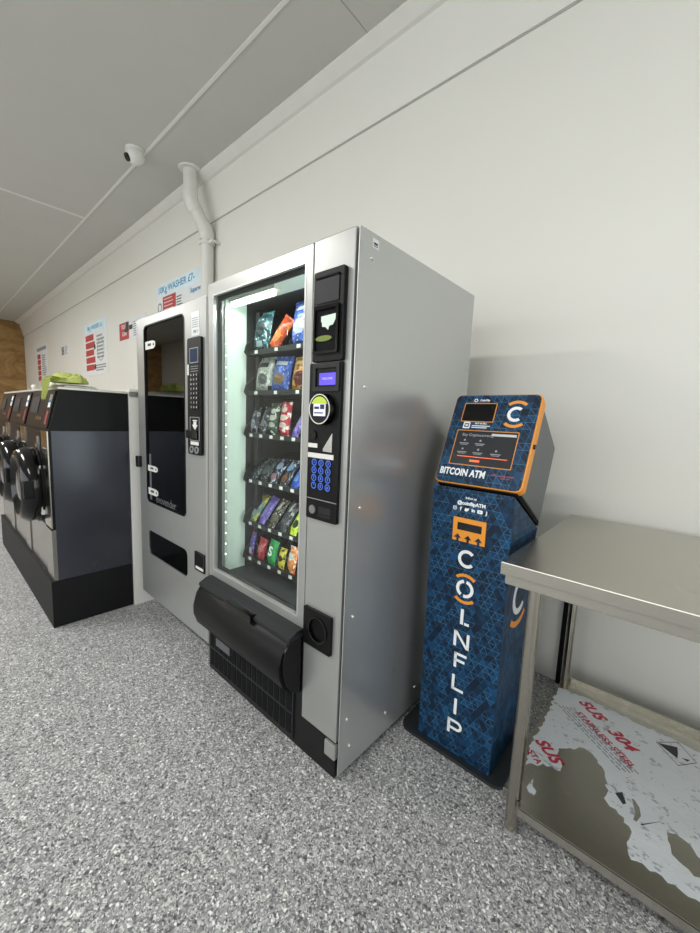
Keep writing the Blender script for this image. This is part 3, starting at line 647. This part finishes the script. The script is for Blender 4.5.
def surf_patch(wd, ht, th, seed, u0, u1, v0, v1, shape='rect'):
    # patch that follows the pouch front, 0.9 mm proud of it
    def f(d):
        b = bmesh.new(); n = 10; g = {}
        for j in range(n+1):
            for i in range(n+1):
                a, c = i/n*2-1, j/n*2-1
                if shape == 'oval':
                    a, c = a*math.sqrt(1-c*c/2), c*math.sqrt(1-a*a/2)
                u = (u0+u1)/2+a*(u1-u0)/2; v = (v0+v1)/2+c*(v1-v0)/2
                px_ = max(0, 4*u*(1-u)); vv = min(1, max(0, (v-.06)/.88)); pz = max(0, 4*vv*(1-vv))
                t_ = th/2*(px_**.55)*(pz**.6)+.0016*math.sin(v*38+seed+u*7)*(px_**.5)*(1-abs(2*v-1))+.0012
                sq = 1-.07*pz**.5
                g[i, j] = b.verts.new(((u-.5)*wd*sq, -t_, v*ht))
        for j in range(n):
            for i in range(n): b.faces.new((g[i, j], g[i+1, j], g[i+1, j+1], g[i, j+1]))
        bmesh.ops.solidify(b, geom=b.faces[:], thickness=-.0004); d.merge(b)
    return f
def decal_text(txt, size, z, y, sx=1):
    def f(d): d.text(txt, size, frame((0, y, z), (1, 0, 0), (0, 0, 1)), bold=size*.02, sx=sx)
    return f
def mk(n, c): return pbr('wrap_'+n, c, .35)
R_ = math.radians
# tray, x, width, height, thickness, lean, roll, colours(main, second, third), patches, label
PK = [
 (0, -1.52, .125, .185, .055, 8, 0, ('17383f', '3b7d86', 'b9cdd2'), [('ob', 'oval', .2, .8, .35, .75, '21313a'), ('r', 'rect', .3, .7, .12, .25, 'b9c8cc')], 'teal and black crisp packet at the left of the top shelf', 'crisp packet'),
 (0, -1.40, .070, .165, .035, 12, 32, ('b5401d', 'e07a2a', '5c1510'), [('s', 'oval', .2, .8, .25, .6, 'e8a050')], 'orange and red packet leaning to the right on the top shelf', 'snack packet'),
 (0, -1.245, .125, .195, .055, 8, 0, ('1d3c93', '3a67c0', 'cdd6ea'), [('w', 'oval', .2, .85, .25, .55, 'd0d8ea'), ('t', 'rect', .3, .7, .75, .85, 'e8ecf2')], 'blue and white crisp packet by the door edge on the top shelf', 'crisp packet'),
 (1, -1.50, .125, .165, .050, 10, 0, ('b9bbb4', '8c8f88', '4b4d4c'), [('h', 'rect', .2, .8, .68, .82, '3b3c3e'), ('o', 'oval', .3, .85, .2, .5, '6c6e6c')], 'silver white crisp packet at the left of the second shelf', 'crisp packet'),
 (1, -1.375, .125, .160, .050, 10, 3, ('2b4aa0', '4c70bf', '93a6d6'), [('h', 'rect', .2, .85, .72, .84, 'e4e8f0'), ('o', 'oval', .2, .85, .18, .5, '9a7f5c')], 'blue packet with pale heading in the middle of the second shelf', 'crisp packet'),
 (1, -1.235, .120, .150, .050, 10, 0, ('b9802c', '7a2d18', 'e5c48a'), [('h', 'rect', .15, .85, .75, .86, 'efdcae'), ('o', 'oval', .25, .9, .15, .55, '6a2414')], 'orange brown packet by the door edge on the second shelf', 'snack packet'),
 (2, -1.562, .060, .130, .028, 14, 0, ('24262c', '8f949c', '2c3a5e'), [('o', 'oval', .2, .8, .2, .55, 'a8b0bd')], 'dark grey bar with silver print, leftmost on the third shelf', 'snack bar'),
 (2, -1.485, .060, .135, .028, 14, 10, ('202124', '5b5f66', 'b8bcc0'), [('o', 'rect', .25, .75, .3, .5, '8d9299')], 'black bar beside the white-print bar on the third shelf', 'snack bar'),
 (2, -1.408, .066, .150, .030, 8, 0, ('1c2a22', 'd7d6cd', '2f5a3c'), [('o', 'oval', .1, .9, .45, .62, 'e8e6dc'), ('p', 'oval', .25, .75, .66, .82, 'e3e0d5'), ('q', 'oval', .15, .85, .25, .4, 'd9d7cc')], 'dark green packet with cream ovals on the third shelf', 'sweet packet'),
 (2, -1.330, .072, .155, .032, 8, 0, ('b1162c', 'e8dfd6', '8c0f20'), [('o', 'oval', .1, .9, .45, .62, 'efe9df'), ('p', 'oval', .25, .75, .68, .84, 'efe3da'), ('q', 'oval', .15, .85, .25, .4, 'eadfd5')], 'red packet with cream ovals on the third shelf', 'sweet packet'),
 (2, -1.252, .050, .145, .024, 30, 8, ('6a54a8', '8c7bc6', '433275'), [('o', 'rect', .3, .7, .3, .7, 'b6a9e0')], 'slim purple bar at the right of the third shelf', 'snack bar'),
 (3, -1.560, .062, .135, .030, 38, 6, ('1d2427', '4d5a5e', '97a3a6'), [('o', 'oval', .2, .8, .25, .6, '3f5358')], 'black and grey bar, leftmost on the fourth shelf', 'snack bar'),
 (3, -1.485, .062, .135, .030, 38, 4, ('16191c', '33403c', '7d8a8e'), [('o', 'oval', .2, .8, .25, .6, '6f7d80')], 'near black bar, second from left on the fourth shelf', 'snack bar'),
 (3, -1.408, .062, .140, .028, 38, 2, ('17181d', 'c8d3e6', '24408c'), [('o', 'oval', .15, .85, .5, .8, 'b9cbe8'), ('p', 'oval', .2, .8, .1, .35, 'b98a96')], 'black bar with blue-white swirl and pink spot on the fourth shelf', 'snack bar'),
 (3, -1.330, .062, .140, .028, 38, 2, ('17181d', 'c8d3e6', '24408c'), [('o', 'oval', .15, .85, .5, .8, '9fbfe8'), ('p', 'oval', .2, .8, .1, .35, '96613c')], 'black bar with blue-white swirl and brown spot on the fourth shelf', 'snack bar'),
 (3, -1.252, .056, .150, .026, 38, 4, ('2450b4', '4a80dd', '1b3478'), [('o', 'rect', .3, .7, .2, .7, '7aa6ea')], 'bright blue bar at the right of the fourth shelf', 'snack bar'),
 (4, -1.560, .060, .150, .028, 34, 8, ('5d8c8a', 'c9c04a', '3f6f9a'), [('o', 'oval', .1, .9, .68, .95, 'd3ca4c'), ('p', 'rect', .25, .75, .2, .5, '9db8bd')], 'yellow-topped teal bar, leftmost on the fifth shelf', 'snack bar'),
 (4, -1.485, .056, .150, .026, 34, 8, ('6d5bb0', '8c7cc9', '51429a'), [('o', 'rect', .3, .7, .25, .75, 'a99be0')], 'lilac bar, second from left on the fifth shelf', 'snack bar'),
 (4, -1.408, .056, .150, .026, 34, 8, ('26221f', '6f6455', 'd8d4c8'), [('o', 'rect', .35, .65, .6, .9, 'e6e3da'), ('p', 'oval', .2, .8, .15, .4, '7d7257')], 'dark brown bar with white stripe on the fifth shelf', 'snack bar'),
 (4, -1.330, .062, .155, .030, 34, 8, ('202124', '8d9092', '3b3c40'), [('o', 'rect', .4, .6, .6, .92, 'e2e2de'), ('p', 'oval', .15, .85, .2, .55, '5a5c60')], 'wide black and silver bar on the fifth shelf', 'snack bar'),
 (4, -1.252, .055, .150, .028, 34, 8, ('b9cf22', 'd6e445', '7d9a1c'), [('o', 'oval', .2, .8, .2, .45, '2f3a20')], 'lime yellow bar at the right of the fifth shelf', 'snack bar'),
 (5, -1.565, .036, .120, .022, 12, 0, ('51408f', 'b03a4a', '8a9ad0'), [('o', 'rect', .2, .8, .1, .35, 'd8dde8')], 'thin purple and red stick pack, leftmost on the bottom shelf', 'sweet packet'),
 (5, -1.488, .060, .105, .028, 12, 3, ('a81f2e', 'd96a6e', '701020'), [('o', 'rect', .25, .75, .45, .65, 'e0a0a0')], 'red sweet packet on the bottom shelf', 'sweet packet'),
 (5, -1.405, .066, .115, .030, 12, 3, ('1f8a45', '2fa35a', '146232'), [('s', 'S', 0, 0, 0, 0, 'f0f4ee')], 'green packet printed with a white letter S on the bottom shelf', 'sweet packet'),
 (5, -1.330, .048, .095, .030, 12, 0, ('c9b62a', '2b2a24', 'e5dc6a'), [('o', 'oval', .2, .8, .35, .65, '2e2d22')], 'small yellow and black packet on the bottom shelf', 'sweet packet'),
 (5, -1.258, .056, .120, .030, 12, 0, ('d9772a', 'e9e4da', '8e4818'), [('o', 'rect', .15, .85, .5, .75, 'f0ece2'), ('p', 'oval', .2, .8, .1, .35, 'e0a060')], 'orange and white packet at the right of the bottom shelf', 'sweet packet'),
]
GR = ['packets on the top shelf', 'packets on the second shelf', 'packets on the third shelf', 'bars on the fourth shelf', 'bars on the fifth shelf', 'packets on the bottom shelf']
for i, (ti, x, wd, ht, th, lean, roll, cols, pats, lab, cat) in enumerate(PK):
    mat = wrap_mat('wrapper_print_%d' % i, *cols, i+1, .15)
    deco = []
    for (nm, sh, u0_, u1_, v0_, v1_, cc) in pats:
        if sh == 'S': deco.append(('printed_letter', pbr('wrap_'+cc, cc, .35), decal_text('S', .062, ht*.52, -th/2-.0022)))
        else: deco.append(('printed_patch', pbr('wrap_'+cc, cc, .35), surf_patch(wd, ht, th, i, u0_, u1_, v0_, v1_, sh)))
    x -= .022; y = -1.015+th/2
    place(pouch_bm(wd, ht, th, i), 'snack_packet' if 'packet' in cat else 'snack_bar', mat, (x-ht*.5*math.sin(R_(roll))*.6, y, TRZ[ti]+.002), R_(lean), R_(roll), 0, lab, cat, GR[ti], deco)

# ------------------------------------------------------------------ crypto kiosk
def iso_mat():
    t = NT('triangle_print'); b = t.b; P = t.geo(); sp = t.n('ShaderNodeSeparateXYZ'); t.l(P, sp.inputs[0])
    u = t.math('ADD', sp.outputs[0], sp.outputs[1]); z = sp.outputs[2]; s = 1/.027
    U = t.math('MULTIPLY', u, s); h = t.math('MULTIPLY', z, s/.866)
    a = t.math('ADD', U, t.math('MULTIPLY', h, .5)); c = t.math('SUBTRACT', U, t.math('MULTIPLY', h, .5))
    Hh = h
    def line(v, wd):
        f = t.math('FRACT', v); d = t.math('MINIMUM', f, t.math('SUBTRACT', 1, f)); return t.math('LESS_THAN', d, wd)
    fl = [t.math('FLOOR', q) for q in (a, c, Hh)]
    cv = t.n('ShaderNodeCombineXYZ'); [t.l(q, cv.inputs[i]) for i, q in enumerate(fl)]
    wn = t.n('ShaderNodeTexWhiteNoise', noise_dimensions='3D'); t.l(cv.outputs[0], wn.inputs['Vector'])
    cell = t.ramp(wn.outputs['Value'], [(0, '05182a'), (.3, '07233b'), (.6, '0a304e'), (.85, '0e3e62'), (1, '154d76')])
    big = t.noise(P, 6, 2)
    cell = t.mix(t.math('MULTIPLY', big, .35), cell, lin('07192f'))
    seg = t.n('ShaderNodeTexWhiteNoise', noise_dimensions='3D')
    sv = t.n('ShaderNodeCombineXYZ'); t.l(fl[0], sv.inputs[0]); t.l(fl[1], sv.inputs[1]); sv.inputs[2].default_value = 7; t.l(sv.outputs[0], seg.inputs['Vector'])
    on = t.math('GREATER_THAN', seg.outputs['Value'], .45)
    ln = t.math('MAXIMUM', t.math('MAXIMUM', line(a, .035), line(c, .035)), line(Hh, .035))
    ln = t.math('MULTIPLY', ln, t.math('MULTIPLY', on, .7))
    t.l(t.mix(ln, cell, lin('3f7ba6')), b.inputs['Base Color']); b.inputs['Roughness'].default_value = .45
    b.inputs['Specular IOR Level'].default_value = .3
    return t.m
ISO = iso_mat()
ORG = pbr('kiosk_orange', 'e8952a', .4); KW = pbr('kiosk_white', 'eef0f0', .4); KG = pbr('kiosk_grey', '5b5e61', .35, .3); KBL = pbr('kiosk_base', '22272b', .55)
K = thing('bitcoin_kiosk', 'blue patterned bitcoin ATM kiosk with orange-edged sloping screen head', 'ATM', (-.56, -.62, 0))
kx0, kx1 = -.709, -.412
MB().prism(rrect(-.790, -.352, -.806, -.52, .05), 0, .012, bev=.003).done('base_plate', KBL, K)
body = MB().prism([(-.782, .0125), (-.53, .0125), (-.50, .862), (-.49, .882), (-.792, 1.043)], kx0, kx1, YZ, bev=.004).done('body', ISO, K)
u_ = Vector((0, .143, .325)).normalized()
HF = frame((-.7125, -.778, 1.055), (1, 0, 0), u_)       # a: 0-.31 across, b: up the slope, normal outwards
def prof_head():
    return [(-.772, 1.060), (-.632, 1.376), (-.372, 1.19), (-.49, .907)]
MB().prism(prof_head(), -.706, -.408, YZ, bev=.006).done('head_casing', KG, K)
MB().prism([(-.775, 1.045), (-.765, 1.06), (-.485, .906), (-.49, .890)], -.700, -.412, YZ).done('neck', BLKM, K)
of = MB().prism(rrect(0, .318, -.002, .357, .022), -.034, .006, HF, bev=.003).done('head_frame', ORG, K)
fp = MB().prism(rrect(.0035, .3125, .0015, .3535, .02), .006, .009, HF).done('screen_panel', ISO, of)
MB().prism(rrect(.043, .168, .243, .320, .003), .009, .011, HF, [rrect(.0455, .1655, .2455, .3175, .002)]).done('camera_window_trim', ORG, fp)
MB().prism(rrect(.0465, .1645, .2465, .3165, .002), .009, .0098, HF).done('camera_window', BLKG, fp)
MB().prism(rrect(.041, .269, .071, .209, .003), .009, .0105, HF, [rrect(.0435, .2665, .0735, .2065, .002)]).done('touch_screen_trim', ORG, fp)
ts = MB().prism(rrect(.044, .266, .074, .206, .001), .009, .0098, HF).done('touch_screen', pbr('touch_dark', '2c2d31', .08, spec=.6, emit=.04), fp)
def HT(a, b, d=.0103): return HF @ Matrix.Translation((a, b, d))
m = MB(); m.text('Buy Cryptocurrency', .0145, HT(.125, .190), bold=.0002, ext=.0002)
for (a, b) in ((.08, .163), (.14, .163), (.08, .128), (.14, .128), (.205, .128)):
    m.prism(circ(a, b+.006, .004, 12), .0099, .0103, HF); m.box(a-.018, a+.018, b-.008, b-.005, .0099, .0103, HF); m.box(a-.014, a+.014, b-.013, b-.011, .0099, .0103, HF)
m.done('screen_print', pbr('screen_grey_print', '8c8e92', .4, emit=.2), ts)
MB().box(.066, .25, .1035, .1065, .0099, .0103, HF).box(.118, .155, .086, .094, .0099, .0103, HF).done('screen_bar', pbr('screen_orange', 'e8683a', .4, emit=.6), ts)
MB().box(.175, .262, .190, .199, .0099, .0102, HF).done('screen_heading', pbr('screen_heading', 'b8babd', .4, emit=.2), ts)
m = MB(); m.text('BITCOIN ATM', .036, HT(.1015, .0415), bold=.0013, sx=.74, space=1.04)
m.text('CoinFlip', .011, HT(.118, .3315), bold=.0003); m.ring(.083, .3315, .006, .0025, .009, .0103, HF)
m.arc(.240, .278, .0235, .011, 50, 310, .009, .0103, HF)
m.text('BUY & SELL', .009, HT(.125, .237), bold=.0002); m.box(.092, .16, .226, .229, .009, .0103, HF); m.box(.092, .15, .219, .222, .009, .0103, HF)
m.prism(rrect(.058, .084, .216, .242, .003), .009, .0103, HF, [rrect(.062, .080, .221, .237, .002)]); m.box(.066, .076, .226, .232, .009, .0103, HF)
m.done('white_lettering', KW, fp)
m = MB(); m.arc(.240, .278, .047, .011, 50, 130, .009, .0103, HF); m.arc(.240, .278, .047, .011, 230, 310, .009, .0103, HF); m.done('orange_arc', ORG, fp)
m = MB(); m.text('24/7', .009, HT(.217, .047)); m.text('Customer Support', .0075, HT(.257, .047)); m.text('call or text', .007, HT(.257, .038)); m.done('support_lettering', pbr('kiosk_pink', 'c9585c', .5), fp)
lk = HF @ Vector((.319, .167, -.008)); MB().cyl(lk, lk+Vector((.006, 0, 0)), .008, n=20).done('side_lock', pbr('lock_dark', '2b2a28', .3, .7), of, True)
# body front graphics
BF = frame((-.706, -.782, .0125), (1, 0, 0), (0, -.010, 1.0305))
def BT(a, z): return BF @ Matrix.Translation((a, z-.0125, .0012))
m = MB(); m.text('follow us', .011, BT(.148, 1.012), bold=.0002, ext=.0008); m.text('@coinflipATM', .0175, BT(.150, .992), bold=.0006, ext=.0008)
D0, D1 = .0005, .0016
def bq(z): return z-.0125
zs = bq(.970)
m.prism(rrect(.083, .097, zs-.007, zs+.007, .003), D0, D1, BF, [rrect(.0845, .0955, zs-.0055, zs+.0055, .002)]); m.ring(.090, zs, .0032, .0014, D0, D1, BF)
m.text('f', .018, BT(.112, .970), bold=.0008, ext=.0008)
m.prism([(.127, zs-.005), (.134, zs-.007), (.141, zs-.003), (.144, zs+.005), (.140, zs+.006), (.136, zs+.004), (.130, zs+.006), (.128, zs+.001)], D0, D1, BF)
m.text('in', .017, BT(.159, .971), bold=.0007, ext=.0008)
m.prism(rrect(.174, .193, zs-.006, zs+.007, .003), D0, D1, BF, [[(.181, zs-.002), (.187, zs+.0005), (.181, zs+.003)]])
m.text('J', .016, BT(.207, .970), bold=.0008, ext=.0008)
m.done('social_lettering', KW, body)
# vertical name
def letter():
    global m
    m.done('name_letter', KW, body); m = MB()
m = MB()
lw = .0115
zc = bq(.790); m.arc(.149, zc, .0275, lw, 42, 318, D0, D1, BF, 28); letter()
zc = bq(.678); m.arc(.150, zc, .0275, lw, 100, 240, D0, D1, BF); m.arc(.150, zc, .0275, lw, 262, 440, D0, D1, BF)
letter()
def rect(a0, a1, z0, z1): m.prism([(a0, bq(z0)), (a1, bq(z0)), (a1, bq(z1)), (a0, bq(z1))], D0, D1, BF)
rect(.142, .1535, .541, .600); rect(.158, .176, .541, .551); letter()
rect(.122, .1325, .450, .510); rect(.172, .1825, .450, .510); m.prism([(.1225, bq(.510)), (.134, bq(.510)), (.1825, bq(.450)), (.171, bq(.450))], D0, D1, BF); letter()
rect(.129, .1395, .366, .426); rect(.129, .177, .416, .426); rect(.129, .171, .391, .401); letter()
rect(.127, .1375, .274, .335); rect(.127, .174, .274, .284); letter()
rect(.143, .154, .178, .242); letter()
rect(.122, .133, .093, .153); m.prism([(.122, bq(.153)), (.160, bq(.153)), (.160, bq(.143)), (.122, bq(.143))], D0, D1, BF); rect(.122, .160, .112, .122); m.arc(.160, bq(.1325), .0155, .0100, -90, 90, D0, D1, BF); letter()
m = MB(); m.arc(.150, bq(.678), .051, .011, 48, 132, D0, D1, BF); m.arc(.150, bq(.678), .051, .011, 228, 312, D0, D1, BF); m.done('orange_arc', ORG, body)
bz = [(.089, bq(.852))]
for ac in (.109, .148, .187):
    bz += [(ac-.005, bq(.852)), (ac-.005, bq(.862)), (ac-.0155, bq(.862)), (ac, bq(.8785)), (ac+.0155, bq(.862)), (ac+.005, bq(.862)), (ac+.005, bq(.852))]
bz += [(.210, bq(.852)), (.210, bq(.938)), (.089, bq(.938))]
cb = MB().prism(bz, .0, .004, BF, [rrect(.105, .196, bq(.893), bq(.921), .002)]).done('cash_slot', ORG, body)
MB().prism(rrect(.104, .197, bq(.892), bq(.922), .002), .0, .0014, BF).done('slot_mouth', pbr('slot_navy', '050a16', .25), cb)
# side graphics
SF = frame((kx1, 0, 0), (0, 1, 0), (0, 0, 1))
MB().arc(-.635, .655, .060, .022, 42, 318, .0003, .0014, SF, 28).done('side_letter', KW, body)
m = MB(); m.arc(-.635, .655, .108, .022, 48, 132, .0003, .0014, SF); m.arc(-.635, .655, .108, .022, 228, 312, .0003, .0014, SF); m.done('side_arc', ORG, body)

# ------------------------------------------------------------------ stainless bench
TB = thing('steel_bench', 'stainless steel work table with a lower shelf in the right corner', 'table', (.6, -.5, 0))
tx0, tx1, ty0, ty1, tz = -.382, 1.62, -.95, -.07, .874
top = MB().box(tx0, tx1, ty0, ty1, tz-.038, tz, bev=.003).done('top', STEEL, TB)
MB().box(tx0+.012, tx1-.012, ty0+.012, ty1-.012, tz-.068, tz-.037, bev=.002).done('apron', STEEL, TB)
for (lx, ly) in ((-.292, -.925), (-.31, -.20), (1.52, -.925), (1.52, -.20)):
    if ly < -.5: MB().cyl((lx, ly+.0195, .018), (lx, ly+.0195, tz-.06), .0197, n=32).done('leg', STEEL2, TB, True)
    else: MB().cyl((lx, ly, .015), (lx, ly, tz-.06), .016, n=24).done('leg', STEEL2, TB, True)
    fb = MB().cyl((lx, ly+(.0195 if ly < -.5 else 0), 0), (lx, ly+(.0195 if ly < -.5 else 0), .03), .017, .019, 20).done('foot', pbr('foot_grey', '8c8d8c', .5), TB, True)
MB().box(-.325, 1.55, -.90, -.165, .122, .128, bev=.001).box(-.271, 1.50, -.935, -.899, .122, .128).box(-.27, 1.50, -.935, -.928, .096, .126, bev=.001).box(-.325, 1.55, -.171, -.163, .10, .150).box(-.327, -.322, -.90, -.17, .10, .127).done('shelf', STEEL, TB)
# torn protective film lying on the shelf
def film_mat():
    t = NT('film_white'); P = t.geo(); n = t.noise(P, 22, 4, .7); n2 = t.noise(t.mapping(P, (1, 1.8, 1)), 60, 3, .6)
    m_ = t.math('MULTIPLY', t.math('GREATER_THAN', n, .56), t.math('GREATER_THAN', n2, .53))
    t.l(t.mix(t.math('MULTIPLY', m_, .7), lin('c6cbce'), lin('7d8388')), t.b.inputs['Base Color']); t.b.inputs['Roughness'].default_value = .45
    t.bump(n, .5, .006); return t.m
def rough_loop(pts, seed, amp=.005, step=.018):
    r = random.Random(seed); out = []
    for i in range(len(pts)):
        a, b = Vector(pts[i]), Vector(pts[(i+1) % len(pts)]); k = max(1, int((b-a).length/step)); n = Vector((-(b-a).y, (b-a).x)).normalized() if (b-a).length > 0 else Vector((0, 0))
        for j in range(k):
            p = a.lerp(b, j/k)
            if j: p = p+n*r.uniform(-amp, amp)
            out.append((p.x, p.y))
    return out
fo = [(-.318, -.25), (-.316, -.417), (-.314, -.446), (-.312, -.598), (-.318, -.676), (-.30, -.768), (-.259, -.719), (-.207, -.711), (-.207, -.685), (-.233, -.642), (-.236, -.609), (-.193, -.576), (-.17, -.544), (-.122, -.569), (-.089, -.635), (-.077, -.69), (-.082, -.716), (-.041, -.744), (-.012, -.766), (-.006, -.795), (-.008, -.841), (.002, -.869), (.054, -.858), (.105, -.866), (.16, -.872), (.30, -.89), (.55, -.86), (.6, -.5), (.58, -.27), (.145, -.265), (-.10, -.250), (-.206, -.238)]
fh = [(.071, -.708), (.091, -.696), (.119, -.704), (.135, -.732), (.150, -.731), (.155, -.781), (.129, -.802), (.103, -.787), (.083, -.775), (.079, -.747)]
f2 = [(-.018, -.655), (-.010, -.655), (.004, -.675), (.010, -.705), (.002, -.735), (-.006, -.735), (-.004, -.705)]
fm = MB().prism(rough_loop(fo, 3, .007, .012), .1285, .1297, I4, [rough_loop(fh, 5, .004, .012), f2]).done('protective_film', film_mat())
tag(fm, 'torn white plastic film printed in red and grey on the lower shelf', 'plastic film', loc=(.1, -.5, .1285))
def film_part(nm, mat, fn):
    d = MB(); fn(d); o = d.done(nm, mat, fm); return o
def ln(p, q):    # text frame lying on the shelf, running from p to q
    p, q = Vector((*p, 0)), Vector((*q, 0)); d = (q-p).normalized(); return d
fd = Vector((.197, -.158, 0)).normalized(); fu = Vector((0, 0, 1)).cross(fd)
def FT(x, y): return frame((x, y, .1300), fd, fu)
FR = pbr('film_red', 'a8283c', .5); FG = pbr('film_grey', '7d8288', .5)
for tx_, sz_, xx_, yy_, sh_ in (('SUS', .062, -.187, -.305, .3), ('304', .062, -.075, -.400, .3), ('STAINLESS STEEL', .034, -.125, -.440, 0), ('SUS', .060, -.262, -.650, .3), ('STA', .032, -.288, -.713, 0)):
    film_part('red_lettering', FR, lambda d: d.text(tx_, sz_, FT(xx_, yy_), bold=.0022 if sh_ else .0006, ext=.0003, shear=sh_))
def fg_(d):
    r = random.Random(4)
    for k in range(5):
        o_ = Vector((-.235-.0*k, -.355, 0))-fu*(k*.0125)-fd*(.01+k*.006); s = 0
        while s < .30:
            e = s+r.uniform(.012, .03); a = o_+fd*s; b = o_+fd*e; hh = fu*.0022
            d.prism([(a-hh).xy, (b-hh).xy, (b+hh).xy, (a+hh).xy], .1297, .1301); s = e+.006
film_part('grey_print', FG, fg_)
q = [(.023, -.321), (.084, -.262), (.137, -.334), (.088, -.396)]
c = Vector((.083, -.328))
film_part('symbol_outline', INK, lambda d: d.prism(q, .1297, .1301, I4, [[tuple(c+(Vector(p)-c)*.955) for p in q]]))
film_part('black_symbol', INK, lambda d: d.prism([tuple(c+(Vector(p)-c)*f) for p, f in zip(q, (.92, .5, .05, .45))], .1297, .1301))
film_part('black_symbol', INK, lambda d: d.prism([(.096, -.345), (.118, -.335), (.112, -.350)], .1297, .1301))
film_part('black_symbol', INK, lambda d: d.prism([(-.059, -.672), (-.042, -.652), (-.028, -.690), (-.035, -.700)], .1297, .1301))
film_part('symbol_outline', INK, lambda d: d.prism([(.012, -.735), (.055, -.684), (.057, -.682), (.014, -.738)], .1297, .1301))
o = MB().prism(rough_loop([(-.266, -.80), (-.258, -.835), (-.244, -.843), (-.246, -.862), (-.262, -.862), (-.272, -.85)], 8, .002), .1283, .130).done('film_scrap', film_mat())
tag(o, 'small white scrap of torn film by the front leg on the lower shelf', 'plastic film', loc=(-.26, -.84, .1283))
o = MB().box(-.381, -.362, -.02, 0, .0, .83).done('black_strip', BLKM); tag(o, 'narrow black strip on the wall behind the rear table leg', 'cable cover', loc=(-.37, 0, 0))  # thin black upright strip on the wall beside the rear leg
